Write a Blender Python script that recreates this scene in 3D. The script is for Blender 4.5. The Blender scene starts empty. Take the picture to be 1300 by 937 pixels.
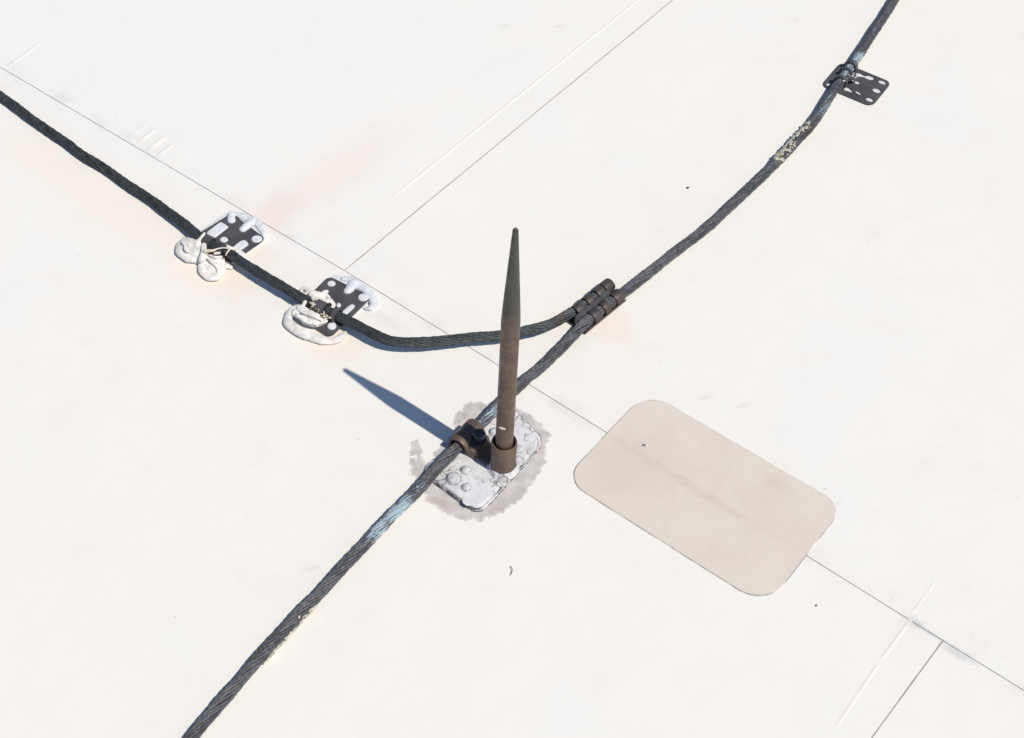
import bpy, bmesh, math, random
import numpy as np
from mathutils import Vector, noise
random.seed(7)
S = bpy.context.scene
COL = S.collection
MM = 0.001

# ------------------------------------------------------------------ camera
F, PITCH, DIST = 2100.0, math.radians(48.5), 1.68          # focal length in photo pixels, look-down angle, metres
CAM = np.array([0, -DIST*math.cos(PITCH), DIST*math.sin(PITCH)])
cd = bpy.data.cameras.new('camera')
cam = bpy.data.objects.new('camera', cd); COL.objects.link(cam)
cam.location = CAM; cam.rotation_euler = (math.pi/2-PITCH, 0, 0)
cd.sensor_width = 36; cd.sensor_fit = 'HORIZONTAL'; cd.lens = F/1300*36
cd.shift_y = -45.5/1300
cd.clip_start = 0.01; cd.clip_end = 500
S.camera = cam

# ------------------------------------------------------------------ light
TOSUN = Vector((0.441, -0.325, 0.8366)).normalized()
w = bpy.data.worlds.new('World'); S.world = w; w.use_nodes = True
nt = w.node_tree; bg = nt.nodes['Background']
sky = nt.nodes.new('ShaderNodeTexSky'); sky.sky_type = 'NISHITA'; sky.sun_disc = False
sky.sun_elevation = math.asin(TOSUN.z)
sky.sun_rotation = math.atan2(TOSUN.x, TOSUN.y)
sky.air_density = 1.0; sky.dust_density = 0.3; sky.ozone_density = 2.0
nt.links.new(sky.outputs[0], bg.inputs[0]); bg.inputs[1].default_value = 0.083
sd = bpy.data.lights.new('sun', 'SUN'); sd.energy = 3.85; sd.angle = math.radians(0.53); sd.color = (1, .915, .785)
so = bpy.data.objects.new('sun', sd); COL.objects.link(so)
so.rotation_euler = TOSUN.to_track_quat('Z', 'Y').to_euler()
S.view_settings.view_transform = 'Standard'; S.view_settings.look = 'None'
S.view_settings.exposure = 0; S.view_settings.gamma = 1

# ------------------------------------------------------------------ geometry helpers
RX = np.array([1., 0, 0]); UP = np.array([0, math.sin(PITCH), math.cos(PITCH)])
FW = np.array([0, math.cos(PITCH), -math.sin(PITCH)])
def at(px, py, z=0.0):
    """point of the place at height z (metres) that the photo shows at px, py"""
    d = FW + RX*(px-650)/F - UP*(py-423)/F
    return CAM + d*(z-CAM[2])/d[2]
def proj(p):
    v = np.array(p)-CAM; dd = v@FW
    return 650+F*(v@RX)/dd, 423-F*(v@UP)/dd

ORG = {}
def thing(name, label, cat, loc, group=None):
    o = bpy.data.objects.new(name, None); COL.objects.link(o)
    o.empty_display_size = .01
    o.location = loc; ORG[o.name] = np.array(loc, float)
    o['label'] = label; o['category'] = cat
    if group: o['group'] = group
    return o
def mesh_obj(name, v, f, mat, parent=None, smooth=True, angle=None, attr=None, origin=None):
    v = np.asarray(v, float)
    po = ORG[parent.name] if parent else np.zeros(3)
    o0 = np.array(origin, float) if origin is not None else po
    me = bpy.data.meshes.new(name)
    me.from_pydata((v-o0).tolist(), [], f)
    me.update()
    if smooth:
        me.polygons.foreach_set('use_smooth', [True]*len(me.polygons))
        if angle: me.set_sharp_from_angle(angle=math.radians(angle))
    if attr is not None:
        a = me.attributes.new('paint', 'FLOAT', 'POINT'); a.data.foreach_set('value', np.asarray(attr, np.float32))
    for m in (mat if isinstance(mat, list) else [mat]): me.materials.append(m)
    o = bpy.data.objects.new(name, me); COL.objects.link(o)
    o.location = o0-po; ORG[o.name] = o0
    if parent: o.parent = parent
    return o
class MB:
    def __init__(s): s.v = []; s.f = []
    def add(s, v, f):
        n = len(s.v); s.v += [tuple(p) for p in v]; s.f += [tuple(i+n for i in q) for q in f]; return s
    def tube(s, pts, radii, n=12, zs=1.0, caps=True):
        v, f = tube(pts, radii, n, zs, caps); return s.add(v, f)
    def ball(s, c, r, zs=.6, n=12, m=7, sx=1, sy=1, rot=0):
        c = np.array(c); v = []; f = []
        ca, sa = math.cos(rot), math.sin(rot)
        for j in range(m+1):
            th = math.pi*j/m
            for i in range(n):
                a = 2*math.pi*i/n
                x, y = r*sx*math.sin(th)*math.cos(a), r*sy*math.sin(th)*math.sin(a)
                v.append(c+np.array([x*ca-y*sa, x*sa+y*ca, r*zs*math.cos(th)]))
        for j in range(m):
            for i in range(n):
                f.append((j*n+i, (j+1)*n+i, (j+1)*n+(i+1) % n, j*n+(i+1) % n))
        return s.add(v, f)
def unit(a): return a/max(1e-12, np.linalg.norm(a))
def tube(pts, radii, n=12, zs=1.0, caps=True):
    P = [np.array(p, float) for p in pts]; R = list(radii)
    if caps:
        t0 = unit(P[0]-P[1]); t1 = unit(P[-1]-P[-2]); r0, r1 = R[0], R[-1]
        a = [math.radians(x) for x in (88, 60, 30)]
        P = [P[0]+t0*r0*math.sin(x) for x in a]+P+[P[-1]+t1*r1*math.sin(x) for x in a[::-1]]
        R = [r0*math.cos(x) for x in a]+R+[r1*math.cos(x) for x in a[::-1]]
    v = []; f = []; m = len(P)
    for i in range(m):
        t = unit(P[min(i+1, m-1)]-P[max(i-1, 0)])
        ref = np.array([0, 0, 1.]) if abs(t[2]) < .9 else np.array([1., 0, 0])
        a = unit(np.cross(ref, t)); b = np.cross(t, a)
        for k in range(n):
            th = 2*math.pi*k/n; o = R[i]*(math.cos(th)*a+math.sin(th)*b); o[2] *= zs
            v.append(P[i]+o)
    for i in range(m-1):
        for k in range(n):
            f.append((i*n+k, i*n+(k+1) % n, (i+1)*n+(k+1) % n, (i+1)*n+k))
    f.append(tuple(range(n))[::-1]); f.append(tuple(range((m-1)*n, m*n)))
    return v, f
def lathe(prof, base, axis, n=32):
    """prof: (radius, height) list; closed at both ends when the radius is 0"""
    ax = unit(np.array(axis, float)); a = unit(np.cross([0, 1, 0], ax)); b = np.cross(ax, a)
    v = []; f = []
    for r, h in prof:
        for k in range(n):
            t = 2*math.pi*k/n; v.append(np.array(base)+ax*h+r*(math.cos(t)*a+math.sin(t)*b))
    for i in range(len(prof)-1):
        for k in range(n):
            f.append((i*n+k, i*n+(k+1) % n, (i+1)*n+(k+1) % n, (i+1)*n+k))
    return v, f
def catmull(pts, step):
    P = np.array(pts, float); P = np.vstack([2*P[0]-P[1], P, 2*P[-1]-P[-2]])
    out = []
    for i in range(1, len(P)-2):
        for t in np.linspace(0, 1, 40, endpoint=False):
            a, b, c, d = P[i-1], P[i], P[i+1], P[i+2]
            out.append(.5*((2*b)+(c-a)*t+(2*a-5*b+4*c-d)*t*t+(3*b-a-3*c+d)*t**3))
    out.append(P[-2]); out = np.array(out)
    L = np.concatenate([[0], np.cumsum(np.linalg.norm(np.diff(out, axis=0), axis=1))])
    n = max(2, int(L[-1]/step)); s = np.linspace(0, L[-1], n)
    return np.stack([np.interp(s, L, out[:, k]) for k in range(3)], 1), s
def rounded(corners, r, seg=8, jit=0.0, dense=None):
    """rounded polygon in xy; r: one radius or one per corner"""
    C = [np.array(c[:2], float) for c in corners]; n = len(C); out = []
    for i in range(n):
        p, a, b = C[i], C[i-1], C[(i+1) % n]
        rr = r[i] if isinstance(r, (list, tuple)) else r
        u, v = unit(a-p), unit(b-p); ang = math.acos(np.clip(u@v, -1, 1))
        d = rr/math.tan(ang/2); c = p+unit(u+v)*rr/math.sin(ang/2)
        s, e = p+u*d-c, p+v*d-c
        a0 = math.atan2(s[1], s[0]); a1 = math.atan2(e[1], e[0]); da = (a1-a0+math.pi) % (2*math.pi)-math.pi
        for k in range(seg+1):
            t = a0+da*k/seg; out.append(c+rr*np.array([math.cos(t), math.sin(t)]))
    if dense: out = densify(out, dense)
    if jit:
        out = [p+jit*np.array(noise.noise_vector(Vector((p[0]*300, p[1]*300, 3.3))))[:2]*1.0 for p in out]
    return out
def densify(pts, step):
    out = []
    for i, p in enumerate(pts):
        q = pts[(i+1) % len(pts)]; n = max(1, int(np.linalg.norm(q-p)/step))
        out += [p+(q-p)*k/n for k in range(n)]
    return out
def offset(pts, d):
    c = np.mean(pts, axis=0); return [p+unit(p-c)*d for p in pts]
def ellipse(c, rx, ry, rot=0, n=16, p=2.0):
    c = np.array(c[:2]); out = []
    for k in range(n):
        t = 2*math.pi*k/n
        x = rx*math.copysign(abs(math.cos(t))**(2/p), math.cos(t)); y = ry*math.copysign(abs(math.sin(t))**(2/p), math.sin(t))
        out.append(c+np.array([x*math.cos(rot)-y*math.sin(rot), x*math.sin(rot)+y*math.cos(rot)]))
    return out
def slab(outline, holes, z0, z1, bevel=.0002):
    """flat piece with real holes; returns world verts and faces"""
    cu = bpy.data.curves.new('tmp', 'CURVE'); cu.dimensions = '2D'; cu.fill_mode = 'BOTH'
    cu.extrude = (z1-z0)/2-bevel; cu.bevel_depth = bevel; cu.bevel_resolution = 1; cu.offset = -bevel
    for pl in [outline]+list(holes):
        sp = cu.splines.new('POLY'); sp.points.add(len(pl)-1); sp.use_cyclic_u = True
        for q, p in zip(sp.points, pl): q.co = (p[0], p[1], 0, 1)
    o = bpy.data.objects.new('tmp', cu); COL.objects.link(o)
    dg = bpy.context.evaluated_depsgraph_get(); dg.update()
    me = bpy.data.meshes.new_from_object(o.evaluated_get(dg))
    v = [(p.co.x, p.co.y, p.co.z+(z0+z1)/2) for p in me.vertices]; f = [tuple(p.vertices) for p in me.polygons]
    bpy.data.objects.remove(o); bpy.data.curves.remove(cu); bpy.data.meshes.remove(me)
    return v, f
def blend(mb, voxel=.00055, smooth=5, disp=.0006, dscale=.006):
    """fuses the beads and lumps of one mass of sealant into a single soft surface"""
    me = bpy.data.meshes.new('tmp'); me.from_pydata([tuple(map(float, p)) for p in mb.v], [], mb.f)
    o = bpy.data.objects.new('tmp', me); COL.objects.link(o)
    m = o.modifiers.new('r', 'REMESH'); m.mode = 'VOXEL'; m.voxel_size = voxel
    m = o.modifiers.new('s', 'SMOOTH'); m.factor = .5; m.iterations = smooth
    if disp:
        tx = bpy.data.textures.new('clouds', 'CLOUDS'); tx.noise_scale = dscale; tx.noise_depth = 1
        m = o.modifiers.new('d', 'DISPLACE'); m.texture = tx; m.strength = disp*2; m.texture_coords = 'GLOBAL'
    dg = bpy.context.evaluated_depsgraph_get(); dg.update()
    m2 = bpy.data.meshes.new_from_object(o.evaluated_get(dg))
    v = [tuple(p.co) for p in m2.vertices]; f = [tuple(p.vertices) for p in m2.polygons]
    bpy.data.objects.remove(o); bpy.data.meshes.remove(me); bpy.data.meshes.remove(m2)
    return v, f

# ------------------------------------------------------------------ materials
class NM:
    def __init__(s, name, rough=.6, metal=0, spec=.4):
        s.m = bpy.data.materials.new(name); s.m.use_nodes = True
        s.t = s.m.node_tree; s.b = s.t.nodes['Principled BSDF']
        s.b.inputs['Roughness'].default_value = rough; s.b.inputs['Metallic'].default_value = metal
        s.b.inputs['Specular IOR Level'].default_value = spec
        s.tc = s.t.nodes.new('ShaderNodeNewGeometry').outputs['Position']
    def n(s, t, **k):
        x = s.t.nodes.new('ShaderNode'+t)
        for a, b in k.items(): setattr(x, a, b)
        return x
    def l(s, a, b): s.t.links.new(a, b)
    def noise(s, scale, detail=4, rough=.55, vec=None, dist=0):
        x = s.n('TexNoise'); x.inputs['Scale'].default_value = scale; x.inputs['Detail'].default_value = detail
        x.inputs['Roughness'].default_value = rough; x.inputs['Distortion'].default_value = dist
        s.l(vec or s.tc, x.inputs['Vector']); return x.outputs['Fac']
    def voro(s, scale, feature='F1', vec=None):
        x = s.n('TexVoronoi', feature=feature); x.inputs['Scale'].default_value = scale
        s.l(vec or s.tc, x.inputs['Vector']); return x
    def ramp(s, fac, a, b, lo=0., hi=1.):
        x = s.n('MapRange', interpolation_type='SMOOTHSTEP')
        for i, q in ((1, a), (2, b), (3, lo), (4, hi)): x.inputs[i].default_value = q
        s.l(fac, x.inputs[0]); return x.outputs[0]
    def math(s, op, a, b):
        x = s.n('Math', operation=op)
        for i, q in ((0, a), (1, b)):
            if isinstance(q, (int, float)): x.inputs[i].default_value = q
            else: s.l(q, x.inputs[i])
        return x.outputs[0]
    def mix(s, fac, a, b):
        x = s.n('MixRGB')
        for i, q in ((0, fac), (1, a), (2, b)):
            if isinstance(q, tuple): x.inputs[i].default_value = (*q, 1)
            elif isinstance(q, (int, float)): x.inputs[i].default_value = q
            else: s.l(q, x.inputs[i])
        return x.outputs[0]
    def blot(s, c, ang, rx, ry, warp=.35, wscale=40):
        """soft stain of its own shape: 1 inside, 0 outside"""
        mp = s.n('Mapping', vector_type='TEXTURE'); s.l(s.tc, mp.inputs[0])
        mp.inputs['Location'].default_value = (c[0], c[1], 0); mp.inputs['Rotation'].default_value = (0, 0, ang)
        mp.inputs['Scale'].default_value = (rx, ry, 1)
        ln = s.n('VectorMath', operation='LENGTH'); s.l(mp.outputs[0], ln.inputs[0])
        d = s.math('ADD', ln.outputs['Value'], s.math('MULTIPLY', s.math('SUBTRACT', s.noise(wscale, 5), .5), warp*4))
        return s.ramp(d, .25, 1.1, 1, 0)
    def color(s, c):
        if isinstance(c, tuple): s.b.inputs['Base Color'].default_value = (*c, 1)
        else: s.l(c, s.b.inputs['Base Color'])
    def bump(s, h, strength, dist):
        x = s.n('Bump'); x.inputs['Strength'].default_value = strength; x.inputs['Distance'].default_value = dist
        s.l(h, x.inputs['Height']); s.l(x.outputs[0], s.b.inputs['Normal']); return x

ROOF_C = (.805, .796, .768)
def roof_material():
    M = NM('white_roof_membrane', rough=.75, spec=.25)
    c = M.mix(M.ramp(M.noise(4.5, 3), .35, .68), ROOF_C, (.788, .788, .776))
    c = M.mix(M.math('MULTIPLY', M.ramp(M.noise(22, 5), .48, .75), .5), c, (.77, .752, .715))
    def stain(c, f, k, colr): return M.mix(M.math('MULTIPLY', f, k), c, colr)
    p = at(415, 225)
    c = stain(c, M.blot(at(120, 20), 0, .75, .45, .2, 5), .7, (.785, .792, .792))
    c = stain(c, M.blot(p, math.radians(48), .17, .045, .3, 18), .42, (.775, .69, .635))
    c = stain(c, M.blot(at(340, 275), math.radians(48), .06, .03, .3, 30), .45, (.74, .63, .60))
    c = stain(c, M.blot(at(120, 250), math.radians(-40), .28, .04, .25, 14), .5, (.82, .745, .68))
    for q, r in (((265, 345), .045), ((420, 430), .04), ((775, 415), .03), ((300, 330), .05)):
        c = stain(c, M.blot(at(*q), math.radians(-40), r*1.3, r, .3, 40), .45, (.80, .70, .61))
    for q, rx, ry, k in (((1214, 828), .022, .007, .6), ((1160, 789), .012, .007, .55), ((1178, 802), .02, .003, .6),
                         ((722, 524), .05, .008, .22), ((480, 400), .06, .008, .2)):
        c = stain(c, M.blot(at(*q), math.radians(-38), rx, ry, .35, 130), k*.8, (.50, .51, .53))
    for q in ((640, 33), (712, 33), (1010, 25), (945, 515), (895, 505), (1060, 640), (395, 722)):
        c = stain(c, M.blot(at(*q), .3, .010, .004, .4, 200), .25, (.55, .55, .54))
    # small dirt specks, sparse and of different strength
    for sc, th, k, ns in ((55, .035, .6, 3.1), (120, .05, .35, 5.3)):
        v = M.voro(sc); sp = M.ramp(v.outputs['Distance'], th, th*2.6, 1, 0)
        sp = M.math('MULTIPLY', sp, M.ramp(M.noise(ns*6, 2), .55, .75))
        c = M.mix(M.math('MULTIPLY', sp, k), c, (.42, .41, .39))
    def along(p, n_):                                               # grime that collects in patches beside a joint
        d = M.n('VectorMath', operation='SUBTRACT'); M.l(M.tc, d.inputs[0]); d.inputs[1].default_value = (p[0], p[1], 0)
        e = M.n('VectorMath', operation='DOT_PRODUCT'); M.l(d.outputs[0], e.inputs[0]); e.inputs[1].default_value = (n_[0], n_[1], 0)
        return M.math('MULTIPLY', M.ramp(M.math('ABSOLUTE', e.outputs['Value'], 0), .001, .011, 1, 0), M.ramp(M.noise(28, 5, .6), .46, .72))
    a0, a1, a2 = at(0, 85)[:2], at(437, 343)[:2], at(1250, 846)[:2]
    for p, q, lo in ((a1, a2, .35), (a0, a1, .25)):
        t = unit(q-p); c = M.mix(M.math('MULTIPLY', along(p, (-t[1], t[0])), lo*.8), c, (.56, .55, .55))
    grit = M.math('MULTIPLY', M.blot(at(1245, 820), .2, .09, .05, .4, 30), M.ramp(M.noise(420, 3), .62, .72))
    c = M.mix(M.math('MULTIPLY', grit, .5), c, (.5, .5, .5))
    M.color(c)
    h = M.math('ADD', M.math('MULTIPLY', M.noise(9, 3), 1.0), M.math('MULTIPLY', M.noise(500, 3), .04))
    M.bump(h, .17, .01)
    return M.m
def plain(name, a, b, scale, rough=.6, metal=0, spec=.4, bump=0, bscale=900, lo=.35, hi=.65):
    M = NM(name, rough, metal, spec)
    M.color(M.mix(M.ramp(M.noise(scale, 5), lo, hi), a, b))
    if bump: M.bump(M.noise(bscale, 4), bump, .001)
    return M.m
def wire_material(name, base, dark):
    M = NM(name, rough=.48, metal=.35, spec=.5)
    c = M.mix(M.ramp(M.noise(160, 4), .35, .7), base, dark)
    tn = M.n('Attribute'); tn.attribute_name = 'tone'
    c = M.mix(M.math('MULTIPLY', M.ramp(tn.outputs['Fac'], .5, 1), .6), c, tuple(x*1.5 for x in base))
    c = M.mix(M.math('MULTIPLY', M.ramp(tn.outputs['Fac'], .35, 0), .6), c, tuple(x*.6 for x in dark))
    c = M.mix(M.math('MULTIPLY', M.ramp(M.noise(35, 3), .56, .75), .5), c, (.09, .066, .052))
    at_ = M.n('Attribute'); at_.attribute_name = 'paint'
    pf = M.math('ADD', at_.outputs['Fac'], M.math('MULTIPLY', M.math('SUBTRACT', M.noise(520, 5, .8), .5), 2.2))
    pf = M.ramp(pf, .45, .85)
    pf = M.math('MULTIPLY', pf, M.ramp(at_.outputs['Fac'], .02, .2))
    c = M.mix(pf, c, (.34, .45, .54)); M.color(c)
    M.l(M.math('SUBTRACT', .35, M.math('MULTIPLY', pf, .35)), M.b.inputs['Metallic'])
    M.bump(M.noise(1500, 3), .3, .0005)
    return M.m
def crust_material():
    M = NM('crusted_white_paint', rough=.7, spec=.3)
    c = M.mix(M.ramp(M.noise(90, 5), .4, .68), (.67, .685, .725), (.55, .55, .565))
    pos = M.n('VectorMath', operation='ADD'); M.l(M.tc, pos.inputs[0])
    nz = M.n('TexNoise'); nz.inputs['Scale'].default_value = 60; M.l(M.tc, nz.inputs['Vector'])
    sc = M.n('VectorMath', operation='SCALE'); M.l(nz.outputs['Color'], sc.inputs[0]); sc.inputs['Scale'].default_value = .022
    M.l(sc.outputs[0], pos.inputs[1])
    v = M.voro(95, 'DISTANCE_TO_EDGE', pos.outputs[0])
    crack = M.math('MULTIPLY', M.ramp(v.outputs['Distance'], .015, .06, 1, 0), M.ramp(M.noise(35, 2), .48, .60))
    bare = M.ramp(M.noise(75, 5, .6), .60, .68)
    c = M.mix(M.math('MULTIPLY', bare, .6), c, (.30, .26, .25))
    c = M.mix(M.math('MULTIPLY', crack, .8), c, (.12, .12, .13)); M.color(c)
    M.bump(M.math('ADD', M.math('SUBTRACT', M.noise(260, 5), crack), M.math('MULTIPLY', M.noise(110, 4), .7)), .45, .0008)
    return M.m
def bronze_material():
    M = NM('weathered_bronze', rough=.55, metal=.25, spec=.4)
    c = M.mix(M.ramp(M.noise(45, 5), .35, .7), (.158, .108, .082), (.098, .071, .058))
    st = M.n('Mapping'); M.l(M.tc, st.inputs[0]); st.inputs['Scale'].default_value = (1, 1, .08)
    c = M.mix(M.math('MULTIPLY', M.ramp(M.noise(420, 4, .6, st.outputs[0]), .5, .75), .5), c, (.215, .160, .125))
    sx = M.n('SeparateXYZ'); M.l(M.tc, sx.inputs[0])
    tip = M.ramp(M.math('ADD', sx.outputs['Z'], M.math('MULTIPLY', M.noise(60, 4), .05)), .20, .27)
    c = M.mix(tip, c, (.075, .075, .066))
    c = M.mix(M.math('MULTIPLY', M.ramp(M.noise(300, 4), .63, .72), .6), c, (.05, .042, .038)); M.color(c)
    M.l(M.ramp(M.noise(130, 5, .65), .35, .7, .36, .75), M.b.inputs['Roughness'])
    M.bump(M.math('ADD', M.noise(900, 4), M.math('MULTIPLY', M.noise(160, 4), 1.2)), .35, .0008)
    return M.m
def residue_material():
    M = NM('grey_adhesive_residue', rough=.85, spec=.2)
    c = M.mix(M.ramp(M.noise(60, 5), .35, .65), (.47, .455, .455), (.60, .585, .585))
    c = M.mix(M.math('MULTIPLY', M.ramp(M.noise(30, 4), .52, .68), .7), c, (.42, .36, .33))
    at_ = M.n('Attribute'); at_.attribute_name = 'paint'
    wear = M.math('ADD', M.math('MULTIPLY', at_.outputs['Fac'], .75), M.math('MULTIPLY', M.math('SUBTRACT', M.noise(100, 7, .75), .5), 2.3))
    c = M.mix(M.ramp(wear, .0, .6), ROOF_C, c); M.color(c)
    M.bump(M.noise(500, 4), .12, .0005)
    return M.m
def patch_material():
    M = NM('beige_patch_sheet', rough=.8, spec=.25)
    c = M.mix(M.ramp(M.noise(14, 4), .35, .68), (.685, .635, .585), (.66, .605, .545))
    c = M.mix(M.math('MULTIPLY', M.blot((at(815, 580)+at(930, 650))/2, math.radians(-39), .10, .007, .5, 70), .5), c, (.56, .50, .42))
    c = M.mix(M.math('MULTIPLY', M.blot(at(800, 590), math.radians(20), .06, .05, .3, 30), .45), c, (.60, .53, .46))
    c = M.mix(M.math('MULTIPLY', M.blot(at(985, 615), math.radians(-39), .02, .012, .3, 60), .4), c, (.56, .50, .42))
    c = M.mix(M.math('MULTIPLY', M.ramp(M.noise(500, 4), .45, .7), .30), c, (.56, .51, .48))
    v = M.voro(150); sp = M.math('MULTIPLY', M.ramp(v.outputs['Distance'], .04, .1, 1, 0), M.ramp(M.noise(40, 2), .55, .7))
    c = M.mix(M.math('MULTIPLY', sp, .5), c, (.38, .34, .32)); M.color(c)
    M.bump(M.math('ADD', M.noise(16, 4), M.math('MULTIPLY', M.noise(900, 3), .06)), .25, .006)
    return M.m
def sealant_material():
    M = NM('white_sealant', rough=.55, spec=.4)
    c = M.mix(M.ramp(M.noise(120, 4), .4, .68), (.78, .77, .76), (.66, .64, .62))
    sx = M.n('SeparateXYZ'); M.l(M.tc, sx.inputs[0])
    rim = M.ramp(M.math('ADD', sx.outputs['Z'], M.math('MULTIPLY', M.noise(250, 3), .0025)), .0015, .0032, 1, 0)
    c = M.mix(M.math('MULTIPLY', rim, .75), c, (.36, .25, .15))          # grime caught along the foot of the bead
    c = M.mix(M.math('MULTIPLY', M.ramp(M.noise(420, 5, .65), .62, .72), .5), c, (.38, .36, .33)); M.color(c)
    M.bump(M.noise(420, 4), .35, .0012)
    return M.m
def dirt_edge(name, colr, cover=.5):
    M = NM(name, rough=.9, spec=.1)
    M.color(M.mix(M.ramp(M.noise(45, 4, .6), cover-.1, cover+.2), colr, ROOF_C)); return M.m

M_ROOF = roof_material()
M_JOINT = plain('dark_joint_dirt', (.30, .30, .30), (.46, .46, .45), 60, .9, spec=.1)
M_JOINTD = plain('black_joint_dirt', (.07, .07, .075), (.26, .26, .26), 24, .9, spec=.1)
M_WIRE = wire_material('weathered_rope_wire', (.135, .142, .162), (.070, .075, .088))
M_WIRED = wire_material('dark_rope_wire', (.075, .088, .096), (.040, .047, .052))
M_CORE = plain('cable_core', (.012, .012, .014), (.02, .02, .022), 200, .8)
M_PLATE = plain('grey_stamped_metal', (.112, .108, .118), (.080, .078, .088), 70, .55, .3, .4, .15)
M_CLIP = plain('brown_grey_metal', (.072, .067, .070), (.090, .069, .063), 110, .5, .35, .45, .2)
M_SPINE = plain('blue_grey_metal', (.125, .135, .15), (.085, .088, .095), 110, .45, .35, .5, .2)
M_BRONZE = bronze_material()
M_BOLT = plain('dark_bolt_steel', (.085, .09, .11), (.05, .05, .06), 200, .4, .5, .5, .15)
M_CRUST = crust_material(); M_RES = residue_material(); M_PATCH = patch_material(); M_SEAL = sealant_material()
M_PAINT = plain('bluish_white_paint', (.70, .74, .80), (.62, .65, .70), 130, .6, bump=.2)
M_CREAM = plain('cream_sealant_crumbs', (.62, .60, .50), (.30, .29, .24), 420, .8, bump=.4)
M_STRING = plain('dried_sealant_skin', (.74, .71, .65), (.62, .52, .38), 160, .6)
M_EDGE = dirt_edge('grime_line', (.33, .32, .31), .52)
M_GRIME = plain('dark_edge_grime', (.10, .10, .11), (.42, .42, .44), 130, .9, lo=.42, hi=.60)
M_RIVET = plain('painted_rivet', (.60, .625, .68), (.45, .45, .47), 170, .65, bump=.3)
M_RING = plain('rivet_grime', (.30, .29, .30), (.55, .56, .59), 300, .9)
M_BLACK = plain('black_grit', (.02, .02, .02), (.04, .035, .03), 300, .8)

# ------------------------------------------------------------------ the roof
O = at(437, 343)[:2]
A = math.radians(-38.35); U = np.array([math.cos(A), math.sin(A)]); V = np.array([-U[1], U[0]])
def uv(p): d = np.array(p[:2])-O; return d@U, d@V
def xy(u, v): return O+u*U+v*V
_k = [uv(at(0, 85)), uv(at(437, 343)), uv(at(1250, 846))]
SL = (_k[0][1]-_k[1][1])/(_k[0][0]-_k[1][0]); SR = (_k[2][1]-_k[1][1])/(_k[2][0]-_k[1][0])
def seam_v(u):                                                     # the long joint bends a little where the cross joint meets it
    k = max(-1.2, min(1.2, u)); return (SL if u < 0 else SR)*k
def swell(x, y):
    z = .0011*noise.noise(Vector((x*4.2, y*4.2, 1.7)))+.0004*noise.noise(Vector((x*13, y*13, 9.1)))
    for (px, py, a, s) in PUCK:
        d = np.array([x, y])-px; q = d@V; t = d@U-py
        if abs(q) < .03 and abs(t) < .012: z += a*math.exp(-(t/s)**2)*math.exp(-(q/.013)**2)
    return z
PUCK = [(at(178+i*13, 178+i*9)[:2]+V*.012, 0, .0007, .0028) for i in range(4)]
def fine(a, b, step, lo, hi):
    vals = [a, b]+[x for x in np.arange(lo, hi, step) if a < x < b]+[x for x in (-6, -3, -1.5, -1, 1, 1.5, 3, 6) if a < x < b]
    return sorted(set(round(float(x), 5) for x in vals))
roof = mesh_obj('roof_deck', [(-30, -30, -.0021), (30, -30, -.0021), (30, 30, -.0021), (-30, 30, -.0021)], [(0, 1, 2, 3)], M_ROOF, smooth=False)
roof['kind'] = 'structure'
G = .00042                                                          # half width of a joint
def sheet(u0, u1, s, t0, t1):
    """one membrane sheet: u between the cross joints, t = distance from the long joint on side s; leans with the cross joints"""
    us = fine(u0, u1, .007, -.75, 1.05); ts = fine(t0, t1, .007, -.7, .95)
    v = []; f = []; n = len(ts)
    for u in us:
        for t in ts:
            uu = u+s*t*LEAN; vv = seam_v(u)+s*t; p = xy(uu, vv)
            v.append((p[0], p[1], swell(p[0], p[1])))
    for i in range(len(us)-1):
        for j in range(n-1):
            q = (i*n+j, (i+1)*n+j, (i+1)*n+j+1, i*n+j+1); f.append(q if s > 0 else q[::-1])
    rim = [i*n for i in range(len(us))]+[(len(us)-1)*n+j for j in range(1, n)]+[i*n+n-1 for i in range(len(us)-2, -1, -1)]+[j for j in range(n-2, 0, -1)]
    k = len(v); v += [(v[i][0], v[i][1], v[i][2]-.0019) for i in rim]
    for a in range(len(rim)):
        b = (a+1) % len(rim); q = (rim[a], k+a, k+b, rim[b]); f.append(q if s > 0 else q[::-1])
    return mesh_obj('membrane_sheet', v, f, M_ROOF, roof, angle=40)
LEAN = .013
uE = uv(at(27, 100))[0]; uD = uv(at(1198, 812))[0]
sh_left = sheet(-8, -.0007, 1, G, 8); sh_right = sheet(.0006, 8, 1, G, 8)
sheet(-8, uE-G, -1, G, 8); sh_mid = sheet(uE+.0006, uD-.0008, -1, G, 8); sh_low = sheet(uD+G, 8, -1, G, 8)
def strip(pts, wd, z, mat, name, parent):
    v = []; f = []
    for i, p in enumerate(pts):
        t = unit(pts[min(i+1, len(pts)-1)]-pts[max(0, i-1)]); q = np.array([-t[1], t[0]])*wd/2
        v += [(p[0]+q[0], p[1]+q[1], swell(*(p+q))+z), (p[0]-q[0], p[1]-q[1], swell(*(p-q))+z)]
    for i in range(len(pts)-1): f.append((2*i, 2*i+1, 2*i+3, 2*i+2)[::-1])
    return mesh_obj(name, v, f, mat, parent)
strip([xy(u, seam_v(u)) for u in np.linspace(-3, 3, 901)], .004, -.0009, M_JOINT, 'joint_filler', roof)
strip([xy(t*LEAN, t) for t in np.linspace(.0022, 3, 400)], .004, -.0009, M_JOINTD, 'joint_filler', roof)
strip([xy(uE-t*LEAN, seam_v(uE)-t) for t in np.linspace(.0022, 3, 400)], .004, -.0009, M_JOINT, 'joint_filler', roof)
strip([xy(uD-t*LEAN, seam_v(uD)-t) for t in np.linspace(.0022, 3, 400)], .004, -.0009, M_JOINT, 'joint_filler', roof)
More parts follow.
